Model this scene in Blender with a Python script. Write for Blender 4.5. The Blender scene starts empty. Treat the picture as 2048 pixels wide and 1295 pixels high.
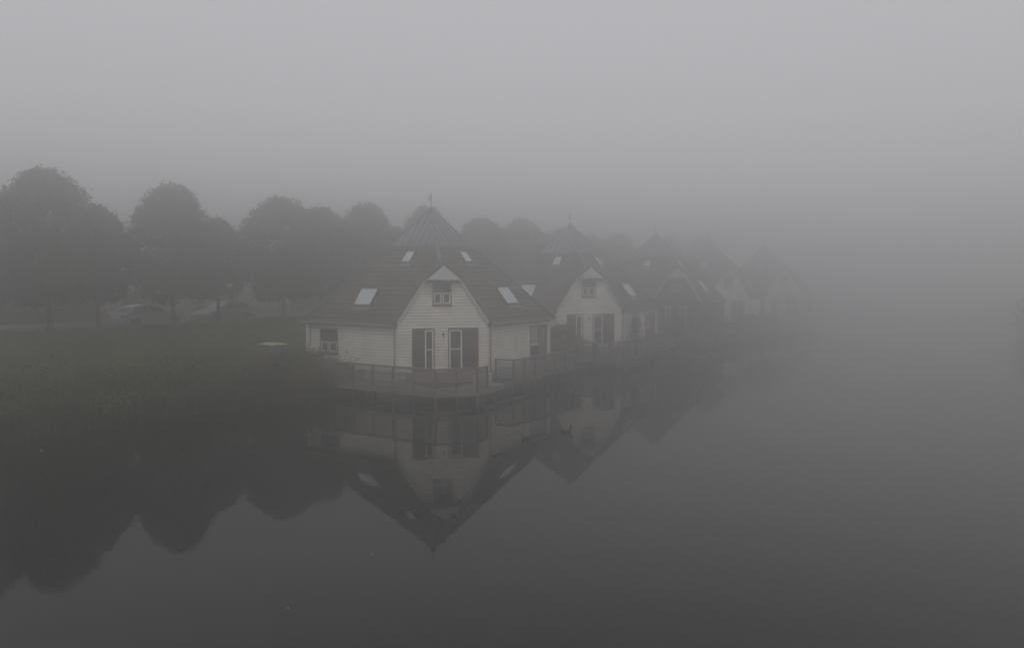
import bpy, math, random
from mathutils import Vector, Matrix
R = math.radians
scene = bpy.context.scene

# ------------------------------------------------------------------ camera
CAM_H = 5.8
cam_d = bpy.data.cameras.new('camera'); cam = bpy.data.objects.new('camera', cam_d)
scene.collection.objects.link(cam); scene.camera = cam
cam_d.sensor_width = 36; cam_d.lens = 28.125; cam_d.clip_end = 5000; cam_d.clip_start = 0.1
cam.location = (0, 0, CAM_H); cam.rotation_euler = (R(90 - 3.63), 0, 0)

# ------------------------------------------------------------------ sky, sun, exposure
SUN_ELEV, SUN_ROT = 50, 176
world = bpy.data.worlds.new('World'); scene.world = world; world.use_nodes = True
wn = world.node_tree.nodes; wl = world.node_tree.links; wn.clear()
out = wn.new('ShaderNodeOutputWorld'); bg = wn.new('ShaderNodeBackground')
sky = wn.new('ShaderNodeTexSky'); sky.sky_type = 'NISHITA'; sky.sun_disc = False
sky.sun_elevation = R(SUN_ELEV); sky.sun_rotation = R(SUN_ROT)
sky.air_density = 1.0; sky.dust_density = 1.0; sky.ozone_density = 1.0
hs = wn.new('ShaderNodeHueSaturation'); hs.inputs['Saturation'].default_value = 0.10
mixg = wn.new('ShaderNodeMix'); mixg.data_type = 'RGBA'; mixg.inputs[0].default_value = 0.95   # closed grey cloud over the clear sky
mixg.inputs[7].default_value = (6.86, 6.80, 7.14, 1)
wl.new(sky.outputs[0], hs.inputs['Color']); wl.new(hs.outputs[0], mixg.inputs[6])
wl.new(mixg.outputs[2], bg.inputs['Color']); bg.inputs['Strength'].default_value = 0.075
wl.new(bg.outputs[0], out.inputs['Surface'])
world.cycles.sampling_method = 'NONE'      # an even overcast sky needs no importance map
sun_d = bpy.data.lights.new('sun', 'SUN'); sun = bpy.data.objects.new('sun', sun_d); scene.collection.objects.link(sun)
sun_d.energy = 0.85; sun_d.angle = R(30); sun_d.color = (1.0, 0.97, 0.93)
_az = R(SUN_ROT); _d = Vector((math.sin(_az) * math.cos(R(SUN_ELEV)), math.cos(_az) * math.cos(R(SUN_ELEV)), math.sin(R(SUN_ELEV))))
sun.rotation_euler = _d.to_track_quat('Z', 'Y').to_euler(); sun.location = _d * 50
vs = scene.view_settings; vs.view_transform = 'Standard'; vs.look = 'None'; vs.exposure = 0.0; vs.gamma = 1.0; vs.use_curve_mapping = False
HAZE_DENSITY = 0.030; HAZE_TOP = 13.2
cy = scene.cycles
cy.max_bounces = 16; cy.volume_bounces = 12; cy.diffuse_bounces = 3; cy.glossy_bounces = 3; cy.transparent_max_bounces = 4
cy.use_denoising = True; cy.denoising_input_passes = 'RGB_ALBEDO_NORMAL'; cy.denoising_prefilter = 'ACCURATE'; cy.use_adaptive_sampling = False

# ------------------------------------------------------------------ helpers
COL = scene.collection
MATS = {}
def mat(name, col, rough=0.7, var=0.15, scale=6.0, bump=0.0, bscale=None, island=0.0, spec=0.4, metal=0.0, col2=None):
    m = bpy.data.materials.new(name); m.use_nodes = True
    nt = m.node_tree; n = nt.nodes; l = nt.links
    b = n['Principled BSDF']; b.inputs['Roughness'].default_value = rough
    b.inputs['Specular IOR Level'].default_value = spec; b.inputs['Metallic'].default_value = metal
    tc = n.new('ShaderNodeTexCoord')
    nz = n.new('ShaderNodeTexNoise'); nz.inputs['Scale'].default_value = scale; nz.inputs['Detail'].default_value = 6
    l.new(tc.outputs['Object'], nz.inputs['Vector'])
    rp = n.new('ShaderNodeValToRGB')
    c2 = col2 if col2 else tuple(min(1, c * (1 + var)) for c in col)
    rp.color_ramp.elements[0].color = tuple(c * (1 - var) for c in col) + (1,); rp.color_ramp.elements[0].position = 0.3
    rp.color_ramp.elements[1].color = tuple(c2) + (1,); rp.color_ramp.elements[1].position = 0.7
    l.new(nz.outputs['Fac'], rp.inputs['Fac'])
    last = rp.outputs['Color']
    if island > 0:
        g = n.new('ShaderNodeNewGeometry'); mr = n.new('ShaderNodeMapRange')
        mr.inputs['To Min'].default_value = 1 - island; mr.inputs['To Max'].default_value = 1 + island
        l.new(g.outputs['Random Per Island'], mr.inputs['Value'])
        vm = n.new('ShaderNodeVectorMath'); vm.operation = 'SCALE'
        l.new(last, vm.inputs[0]); l.new(mr.outputs[0], vm.inputs['Scale']); last = vm.outputs[0]
    l.new(last, b.inputs['Base Color'])
    if bump > 0:
        n2 = n.new('ShaderNodeTexNoise'); n2.inputs['Scale'].default_value = bscale or scale * 4; n2.inputs['Detail'].default_value = 5
        l.new(tc.outputs['Object'], n2.inputs['Vector'])
        bp = n.new('ShaderNodeBump'); bp.inputs['Strength'].default_value = bump; bp.inputs['Distance'].default_value = 0.02
        l.new(n2.outputs['Fac'], bp.inputs['Height']); l.new(bp.outputs[0], b.inputs['Normal'])
    MATS[name] = m
    return m

mat('white_siding', (0.80, 0.78, 0.69), 0.6, 0.12, 1.1, 0.2, 30)
mat('siding_back', (0.16, 0.15, 0.135), 0.8, 0.2, 2)
mat('dark_siding', (0.060, 0.045, 0.036), 0.7, 0.25, 2.0, 0.3, 30)
mat('white_trim', (0.74, 0.74, 0.72), 0.45, 0.04, 3)
mat('hood_white', (0.60, 0.60, 0.59), 0.5, 0.06, 3)
mat('rake_grey', (0.50, 0.50, 0.51), 0.5, 0.05, 3)
mat('red_frame', (0.16, 0.030, 0.022), 0.45, 0.15, 8)
mat('dark_panel', (0.030, 0.026, 0.026), 0.4, 0.2, 5)
mat('glass', (0.020, 0.022, 0.025), 0.04, 0.1, 1.0, spec=0.6)
mat('pale_glass', (0.33, 0.34, 0.35), 0.06, 0.1, 3.0, spec=0.6)  # pale base colour for the side door pane and the windscreens
mat('grey_glass', (0.16, 0.16, 0.17), 0.06, 0.2, 3.0, spec=0.6)  # darker grey base for the other side door pane
mat('skylight_glass', (0.62, 0.67, 0.70), 0.05, 0.04, 1.0, spec=0.7)  # bright sky reflection put into the panes' pale base colour
mat('skylight_frame', (0.07, 0.07, 0.075), 0.5, 0.1, 6)
mat('roof_tile', (0.072, 0.060, 0.047), 0.75, 0.35, 1.3, 0.4, 25, col2=(0.100, 0.092, 0.058))
mat('zinc', (0.20, 0.21, 0.24), 0.5, 0.14, 1.4, 0.1, 12, metal=0.35)
mat('zinc_dark', (0.09, 0.095, 0.105), 0.55, 0.1, 3)
mat('gutter_zinc', (0.17, 0.18, 0.19), 0.5, 0.12, 4)
mat('gold', (0.36, 0.29, 0.13), 0.4, 0.1, 4, metal=0.3)
mat('iron', (0.03, 0.03, 0.03), 0.5, 0.1, 4)
mat('concrete_white', (0.50, 0.51, 0.54), 0.8, 0.12, 2.0, 0.3, 20)
mat('deck_wood', (0.19, 0.175, 0.145), 0.8, 0.25, 3.0, 0.3, 40, island=0.15)
mat('step_wood', (0.20, 0.140, 0.110), 0.75, 0.2, 3.0, 0.3, 30)
mat('rail_wood', (0.20, 0.19, 0.175), 0.8, 0.2, 3.0, 0.2, 30)
mat('post_wood', (0.11, 0.10, 0.09), 0.85, 0.25, 3.0, 0.2, 30)
mat('leaf', (0.034, 0.050, 0.018), 0.7, 0.3, 0.9, island=0.35, spec=0.2)
mat('leaf_light', (0.045, 0.064, 0.012), 0.7, 0.3, 0.9, island=0.35, spec=0.2)
mat('leaf_bank', (0.050, 0.078, 0.014), 0.7, 0.65, 0.6, island=0.8, col2=(0.125, 0.112, 0.030), spec=0.2)
mat('reed', (0.095, 0.110, 0.032), 0.7, 0.3, 0.8, island=0.5, col2=(0.17, 0.15, 0.06), spec=0.2)
mat('leaf_autumn', (0.085, 0.075, 0.035), 0.7, 0.3, 0.8, island=0.4)
mat('bark', (0.050, 0.042, 0.034), 0.9, 0.3, 5, 0.6, 18)
mat('asphalt', (0.055, 0.055, 0.057), 0.85, 0.15, 3, 0.3, 60)
mat('paving', (0.13, 0.125, 0.12), 0.85, 0.2, 3, 0.3, 40)
mat('kerb_stone', (0.20, 0.20, 0.19), 0.85, 0.15, 3, 0.3, 40)
mat('cream_brick', (0.42, 0.38, 0.29), 0.85, 0.12, 4, 0.3, 50)
mat('red_brick', (0.24, 0.09, 0.065), 0.85, 0.2, 6, 0.3, 50)
mat('cabinet_grey', (0.20, 0.215, 0.235), 0.7, 0.15, 4, 0.2, 30)
mat('cabinet_red', (0.20, 0.10, 0.075), 0.75, 0.2, 4, 0.2, 30)
mat('slate_roof', (0.050, 0.045, 0.042), 0.8, 0.2, 3, 0.3, 30)
mat('paint_silver', (0.58, 0.60, 0.63), 0.3, 0.04, 2, spec=0.6, metal=0.3)
mat('paint_bluegrey', (0.34, 0.36, 0.39), 0.3, 0.04, 2, spec=0.6, metal=0.2)
mat('tyre', (0.020, 0.020, 0.020), 0.9, 0.1, 4)
mat('rim', (0.35, 0.35, 0.36), 0.4, 0.1, 4, metal=0.6)
mat('tail_red', (0.30, 0.02, 0.02), 0.3, 0.05, 4)
mat('lamp_clear', (0.60, 0.60, 0.58), 0.15, 0.05, 4)
mat('duck_dark', (0.022, 0.020, 0.019), 0.6, 0.2, 20)
mat('duck_brown', (0.070, 0.045, 0.032), 0.6, 0.35, 20)
mat('beak', (0.40, 0.33, 0.20), 0.5, 0.1, 20)
mat('feather', (0.45, 0.45, 0.43), 0.7, 0.05, 20)

class MB:
    def __init__(s): s.v = []; s.f = []; s.smooth = False
    def add(s, vs, fs):
        o = len(s.v); s.v.extend([tuple(p) for p in vs]); s.f.extend([tuple(i + o for i in f) for f in fs]); return s
    def box(s, x0, x1, y0, y1, z0, z1, M=None):
        vs = [Vector((x, y, z)) for z in (z0, z1) for y in (y0, y1) for x in (x0, x1)]
        if M: vs = [M @ p for p in vs]
        return s.add(vs, [(0, 2, 3, 1), (4, 5, 7, 6), (0, 1, 5, 4), (2, 6, 7, 3), (0, 4, 6, 2), (1, 3, 7, 5)])
    def hexa(s, b, t):            # two quads, bottom and top, joined
        return s.add(list(b) + list(t), [(3, 2, 1, 0), (4, 5, 6, 7)] + [(i, (i + 1) % 4, 4 + (i + 1) % 4, 4 + i) for i in range(4)])
    def prism(s, pts, off):       # planar polygon extruded by vector off
        n = len(pts); off = Vector(off)
        a = [Vector(p) for p in pts]; b = [p + off for p in a]
        return s.add(a + b, [tuple(range(n - 1, -1, -1)), tuple(range(n, 2 * n))] + [(i, (i + 1) % n, n + (i + 1) % n, n + i) for i in range(n)])
    def tube(s, pts, rads, n=8):
        pts = [Vector(p) for p in pts]; rings = []
        for i, p in enumerate(pts):
            d = (pts[min(i + 1, len(pts) - 1)] - pts[max(i - 1, 0)]).normalized()
            q = d.to_track_quat('Z', 'Y'); r = rads[i] if isinstance(rads, (list, tuple)) else rads
            rings.append([p + q @ Vector((math.cos(2 * math.pi * k / n) * r, math.sin(2 * math.pi * k / n) * r, 0)) for k in range(n)])
        vs = [p for rg in rings for p in rg]; fs = []
        for i in range(len(rings) - 1):
            for k in range(n):
                fs.append((i * n + k, i * n + (k + 1) % n, (i + 1) * n + (k + 1) % n, (i + 1) * n + k))
        fs.append(tuple(range(n - 1, -1, -1))); fs.append(tuple((len(rings) - 1) * n + k for k in range(n)))
        return s.add(vs, fs)
    def bar(s, a, b, w, h):       # rectangular bar, h along z-ish
        a = Vector(a); b = Vector(b); d = (b - a).normalized()
        up = Vector((0, 0, 1)) if abs(d.z) < 0.95 else Vector((0, 1, 0))
        x = d.cross(up).normalized() * (w / 2); y = x.cross(d).normalized() * (h / 2)
        return s.hexa([a - x - y, a + x - y, a + x + y, a - x + y], [b - x - y, b + x - y, b + x + y, b - x + y])
    def mesh(s, name):
        me = bpy.data.meshes.new(name); me.from_pydata(s.v, [], s.f); me.update()
        if s.smooth: me.polygons.foreach_set('use_smooth', [True] * len(me.polygons))
        return me
    def build(s, name, m, parent=None):
        me = s.mesh(name); me.materials.append(MATS[m])
        o = bpy.data.objects.new(name, me); COL.objects.link(o)
        if parent: o.parent = parent
        return o
def tag(o, label=None, cat=None, group=None, kind=None):
    for k, val in (('label', label), ('category', cat), ('group', group), ('kind', kind)):
        if val: o[k] = val
    return o
def empty(name, loc, rz=0):
    o = bpy.data.objects.new(name, None); COL.objects.link(o); o.location = loc; o.rotation_euler = (0, 0, rz); return o
KIDS = {}
def copy_tree(o, parent=None):
    c = o.copy(); COL.objects.link(c); c.parent = parent
    for ch in KIDS.get(o.name) or list(o.children): copy_tree(ch, c)
    return c

TH = R(32.3); V = Vector((math.cos(TH), -math.sin(TH), 0)); U = Vector((math.sin(TH), math.cos(TH), 0))
def W(u, v, z=0.0): p = U * u + V * v; p.z = z; return p
def uv(x, y): p = Vector((x, y, 0)); return p.dot(U), p.dot(V)
def lerp(x, pts):
    if x <= pts[0][0]: return pts[0][1]
    for (a, b), (c, d) in zip(pts, pts[1:]):
        if x <= c: return b + (d - b) * (x - a) / (c - a)
    return pts[-1][1]
def shore(u): return lerp(u, [(-60, -33), (0, -31.3), (14, -29.9), (20, -29.1), (29, -28.0), (60, -28.0)])
PROF = [(-5, -1.3), (-1.5, -0.5), (0, 0.02), (0.8, 0.42), (2.5, 0.85), (12, 2.62), (14.4, 2.74), (15.4, 2.66), (16.9, 2.40), (24, 2.38), (400, 2.3)]
def wob(u, t): return 0.06 * math.sin(u * 0.7 + t) + 0.05 * math.sin(u * 0.31 - t * 1.3)
def ground(u, v):
    t = shore(u) - v
    if v > -10:
        return lerp(v - 2.0, [(-6, -1.3), (0, 0.0), (2.5, 0.8), (8, 1.2), (300, 1.3)])
    z = lerp(t, PROF)
    return z + (wob(u, t) if 0.5 < t < 13 else 0)

# ------------------------------------------------------------------ terrain, water, road
def grid_sheet(name, m, us, cols, kind='structure'):
    """cols: list of functions u -> (v, z)"""
    mb = MB(); n = len(cols)
    for u in us:
        for c in cols:
            v, z = c(u); mb.v.append(tuple(W(u, v, z)))
    for i in range(len(us) - 1):
        for j in range(n - 1):
            mb.f.append((i * n + j, i * n + j + 1, (i + 1) * n + j + 1, (i + 1) * n + j))
    mb.smooth = True
    return tag(mb.build(name, m), kind=kind)

def ground_material():
    m = bpy.data.materials.new('lawn'); m.use_nodes = True; nt = m.node_tree; n = nt.nodes; l = nt.links
    b = n['Principled BSDF']; b.inputs['Roughness'].default_value = 0.9; b.inputs['Specular IOR Level'].default_value = 0.2
    tc = n.new('ShaderNodeTexCoord')
    a = n.new('ShaderNodeTexNoise'); a.inputs['Scale'].default_value = 0.35; a.inputs['Detail'].default_value = 8
    f = n.new('ShaderNodeTexNoise'); f.inputs['Scale'].default_value = 9; f.inputs['Detail'].default_value = 6
    l.new(tc.outputs['Object'], a.inputs['Vector']); l.new(tc.outputs['Object'], f.inputs['Vector'])
    r = n.new('ShaderNodeValToRGB'); e = r.color_ramp.elements
    e[0].position = 0.3; e[0].color = (0.036, 0.054, 0.008, 1); e[1].position = 0.7; e[1].color = (0.060, 0.078, 0.012, 1)
    r2 = n.new('ShaderNodeValToRGB'); e = r2.color_ramp.elements
    e[0].position = 0.25; e[0].color = (0.6, 0.6, 0.6, 1); e[1].position = 0.75; e[1].color = (1.25, 1.2, 1.1, 1)
    l.new(a.outputs['Fac'], r.inputs['Fac']); l.new(f.outputs['Fac'], r2.inputs['Fac'])
    mx = n.new('ShaderNodeMix'); mx.data_type = 'RGBA'; mx.blend_type = 'MULTIPLY'; mx.inputs[0].default_value = 1
    l.new(r.outputs[0], mx.inputs[6]); l.new(r2.outputs[0], mx.inputs[7]); l.new(mx.outputs[2], b.inputs['Base Color'])
    bp = n.new('ShaderNodeBump'); bp.inputs['Strength'].default_value = 0.7; bp.inputs['Distance'].default_value = 0.06
    l.new(f.outputs['Fac'], bp.inputs['Height']); l.new(bp.outputs[0], b.inputs['Normal'])
    MATS['lawn'] = m
ground_material()
def frange(a, b, st):
    r = []; x = a
    while x < b: r.append(x); x += st
    return r
US = [-700, -300, -150, -80, -40, -20] + frange(-8, 130, 1.0) + [135, 145, 160, 190, 240, 320, 450, 700]
ts = [660, 400, 200, 100, 60, 40, 30, 24, 20, 16.9, 15.4, 14.4, 13.2] + [12 - 0.5 * i for i in range(19)] + [2.2, 1.6, 1.2, 0.8, 0.4, 0, -0.7, -1.5, -3, -5]
cols = [(lambda u, t=t: (shore(u) - t, ground(u, shore(u) - t))) for t in ts]
vr = [-10, -4, -1, 0.5, 2, 3, 4.5, 7, 10, 20, 50, 150, 400, 700]
cols += [(lambda u, v=v: (v, ground(u, v + 1e-4))) for v in vr]
grid_sheet('ground', 'lawn', US, cols)

def strip(name, m, t0, t1, z, kind='structure'):
    us = [x for x in US if -80 <= x <= 190]
    return grid_sheet(name, m, us, [lambda u: (shore(u) - t1, z), lambda u: (shore(u) - t0, z)], kind)
strip('road', 'asphalt', 17.05, 23.2, 2.425)
# the two pavements with a raised kerb edge
for nm, t0, t1, z in (('pavement', 15.55, 16.8, 2.70), ('pavement', 23.45, 26.0, 2.52)):
    us = [x for x in US if -80 <= x <= 190]
    grid_sheet(nm, 'paving', us, [lambda u, t=t1, z=z: (shore(u) - t, z - 0.3), lambda u, t=t1, z=z: (shore(u) - t + 0.003, z),
                                  lambda u, t=t0, z=z: (shore(u) - t - 0.003, z), lambda u, t=t0, z=z: (shore(u) - t, z - 0.3)])
for t0, t1 in ((16.81, 17.0), (23.25, 23.44)):
    us = [x for x in US if -80 <= x <= 190]
    z = 2.54
    grid_sheet('kerb', 'kerb_stone', us, [lambda u, t=t1: (shore(u) - t, 2.2), lambda u, t=t1: (shore(u) - t + 0.003, 2.54),
                                          lambda u, t=t0: (shore(u) - t - 0.003, 2.54), lambda u, t=t0: (shore(u) - t, 2.2)])

def water_material():
    m = bpy.data.materials.new('water'); m.use_nodes = True; nt = m.node_tree; n = nt.nodes; l = nt.links
    b = n['Principled BSDF']; b.inputs['Base Color'].default_value = (0.007, 0.0075, 0.006, 1)
    b.inputs['Roughness'].default_value = 0.015; b.inputs['IOR'].default_value = 1.333; b.inputs['Specular IOR Level'].default_value = 0.5
    tc = n.new('ShaderNodeTexCoord')
    a = n.new('ShaderNodeTexNoise'); a.inputs['Scale'].default_value = 2.6; a.inputs['Detail'].default_value = 2; a.inputs['Roughness'].default_value = 0.5
    k = n.new('ShaderNodeTexNoise'); k.inputs['Scale'].default_value = 0.12; k.inputs['Detail'].default_value = 2
    l.new(tc.outputs['Object'], a.inputs['Vector']); l.new(tc.outputs['Object'], k.inputs['Vector'])
    mm = n.new('ShaderNodeMath'); mm.operation = 'MULTIPLY'; l.new(a.outputs['Fac'], mm.inputs[0]); l.new(k.outputs['Fac'], mm.inputs[1])
    bp = n.new('ShaderNodeBump'); bp.inputs['Strength'].default_value = 1.0; bp.inputs['Distance'].default_value = 0.0032
    l.new(mm.outputs[0], bp.inputs['Height']); l.new(bp.outputs[0], b.inputs['Normal'])
    MATS['water'] = m
water_material()
grid_sheet('water', 'water', [-690, -100, 0, 100, 690], [lambda u: (-60.0 if abs(u) < 0 else shore(u) - 3.0, 0.0), lambda u: (-10, 0.0), lambda u: (8.0, 0.0)])

# ------------------------------------------------------------------ the river houses
A, CH, E_, ZE, ZA = 4.55, 3.1, 4.75, 3.3, 9.0
K = (ZA - ZE) / E_; S2 = math.sqrt(2)
WB = 1.08                       # underside of the siding
DP = (A * 2 - CH) / S2          # distance of the cut corner's wall from the centre
CDIR = Vector((1, -1, 0)) / S2; CS = Vector((1, 1, 0)) / S2
CM = CDIR * DP                  # middle of the cut corner wall
GAB = [(-2.18, ZE + 0.12), (-0.80, 5.50), (0, 6.17), (0.80, 5.50), (2.18, ZE + 0.12)]
LINE_Z = []

def wall_planks(parent, O, S, N, zfun, openings, m, merge):
    """horizontal lapped boards over a wall; zfun(z) -> (s0, s1)"""
    mb = MB() if merge else None
    z = WB; step = 0.15; ztop = max(6.0, 3.6)
    while True:
        r0 = zfun(z); r1 = zfun(z + step)
        if r0 is None: break
        if r1 is None: r1 = ((r0[0] + r0[1]) / 2 - 0.02, (r0[0] + r0[1]) / 2 + 0.02)
        segs = [(r0[0], r0[1], r1[0], r1[1])]
        for (a, b, c, d) in openings:
            if z + step > c + 0.01 and z < d - 0.01:
                ns = []
                for (p, q, p1, q1) in segs:
                    if b <= p or a >= q: ns.append((p, q, p1, q1)); continue
                    if a > p: ns.append((p, a, p1, a))
                    if b < q: ns.append((b, q, b, q1))
                segs = ns
        for (p, q, p1, q1) in segs:
            if q - p < 0.03: continue
            P = lambda s, zz, o: O + S * s + N * o + Vector((0, 0, zz))
            one = mb if merge else MB()
            zt = z + step - 0.025
            one.hexa([P(p, z, 0.004), P(q, z, 0.004), P(q, z, 0.058), P(p, z, 0.058)],
                     [P(p1, zt, 0.004), P(q1, zt, 0.004), P(q1, zt, 0.044), P(p1, zt, 0.044)])
            if not merge: one.build('plank', m, parent)
        z += step
    if merge: mb.build('plank_cladding', m, parent)

def rect(mb, O, S, N, s0, s1, z0, z1, o0, o1):
    P = lambda s, z, o: O + S * s + N * o + Vector((0, 0, z))
    return mb.hexa([P(s0, z0, o0), P(s1, z0, o0), P(s1, z0, o1), P(s0, z0, o1)], [P(s0, z1, o0), P(s1, z1, o0), P(s1, z1, o1), P(s0, z1, o1)])
def ring(mb, O, S, N, s0, s1, z0, z1, w, o0, o1):
    rect(mb, O, S, N, s0, s0 + w, z0, z1, o0, o1); rect(mb, O, S, N, s1 - w, s1, z0, z1, o0, o1)
    rect(mb, O, S, N, s0 + w, s1 - w, z0, z0 + w, o0, o1); rect(mb, O, S, N, s0 + w, s1 - w, z1 - w, z1, o0, o1)
    return mb

def window_sash(house, O, S, N, s0, s1, z0, z1, zs):
    """dark fixed lights above, two white-framed sashes below"""
    f = ring(MB(), O, S, N, s0, s1, z0, z1, 0.06, 0.004, 0.075)
    sm = (s0 + s1) / 2
    rect(f, O, S, N, sm - 0.025, sm + 0.025, z0 + 0.06, z1 - 0.06, 0.004, 0.07)
    w = f.build('window', 'red_frame', house)
    for a, b in ((s0 + 0.06, sm - 0.025), (sm + 0.025, s1 - 0.06)):
        ring(MB(), O, S, N, a + 0.003, b - 0.003, z0 + 0.063, zs, 0.055, 0.004, 0.068).build('sash', 'white_trim', w)
        rect(MB(), O, S, N, a + 0.058, b - 0.058, z0 + 0.118, zs - 0.055, 0.003, 0.020).build('pane', 'glass', w)
        rect(MB(), O, S, N, a, b, zs + 0.002, z1 - 0.06, 0.003, 0.020).build('pane', 'glass', w)
    rect(MB(), O, S, N, s0 - 0.05, s1 + 0.05, z0 - 0.05, z0 - 0.003, 0.0, 0.12).build('sill', 'red_frame', w)
def french_door(house, O, S, N, s0, s1, z0, z1, sash, dark):
    f = ring(MB(), O, S, N, s0, s1, z0, z1, 0.055, 0.004, 0.075)
    d = f.build('door', 'red_frame', house)
    a, b = sash
    zm = z0 + (z1 - z0) * 0.52
    sh = ring(MB(), O, S, N, a, b, z0 + 0.06, z1 - 0.06, 0.065, 0.004, 0.066)
    rect(sh, O, S, N, a + 0.065, b - 0.065, zm - 0.025, zm + 0.025, 0.004, 0.06)
    sh.build('sash', 'white_trim', d)
    rect(MB(), O, S, N, a + 0.066, b - 0.066, z0 + 0.126, zm - 0.026, 0.003, 0.022).build('pane', 'glass', d)
    rect(MB(), O, S, N, a + 0.066, b - 0.066, zm + 0.026, z1 - 0.126, 0.003, 0.022).build('pane', 'glass', d)
    a, b = dark
    q = MB(); ring(q, O, S, N, a, b, z0 + 0.06, z1 - 0.06, 0.05, 0.004, 0.06).build('door_leaf', 'red_frame', d)
    rect(MB(), O, S, N, a + 0.051, b - 0.051, z0 + 0.111, z1 - 0.111, 0.003, 0.022).build('pane', 'glass', d)
    rect(MB(), O, S, N, a + 0.01, a + 0.03, z0 + 1.0, z0 + 1.13, 0.06, 0.10).build('handle', 'iron', d)

def course_mesh(R0, R1, L0, L1, H0, H1):
    """one course of pantiles on the plane facing -y; distance from the centre R0 (low) to R1 (high)"""
    mb = MB()
    T = Vector((0, -K, 0)).normalized()
    nrm = Vector((0, -K, 1)).normalized()
    def pt(x, r, lift): return Vector((x, -r, ZA - K * r)) + nrm * lift
    x0, x1 = L0, H0
    n = max(2, int((x1 - x0) / 0.1))
    for i in range(n + 1):
        f = i / n; xa = x0 + (x1 - x0) * f; xb = L1 + (H1 - L1) * f
        w = 0.018 * (1 + math.sin(xa * 2 * math.pi / 0.3))
        mb.v += [tuple(pt(xa, R0, 0.012)), tuple(pt(xa, R0, 0.055 + w)), tuple(pt(xb, R1 - 0.03, 0.016 + w * 0.7))]
    for i in range(n):
        a = i * 3; b = a + 3
        mb.f += [(a, b, b + 1, a + 1), (a + 1, b + 1, b + 2, a + 2)]
    return mb

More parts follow.
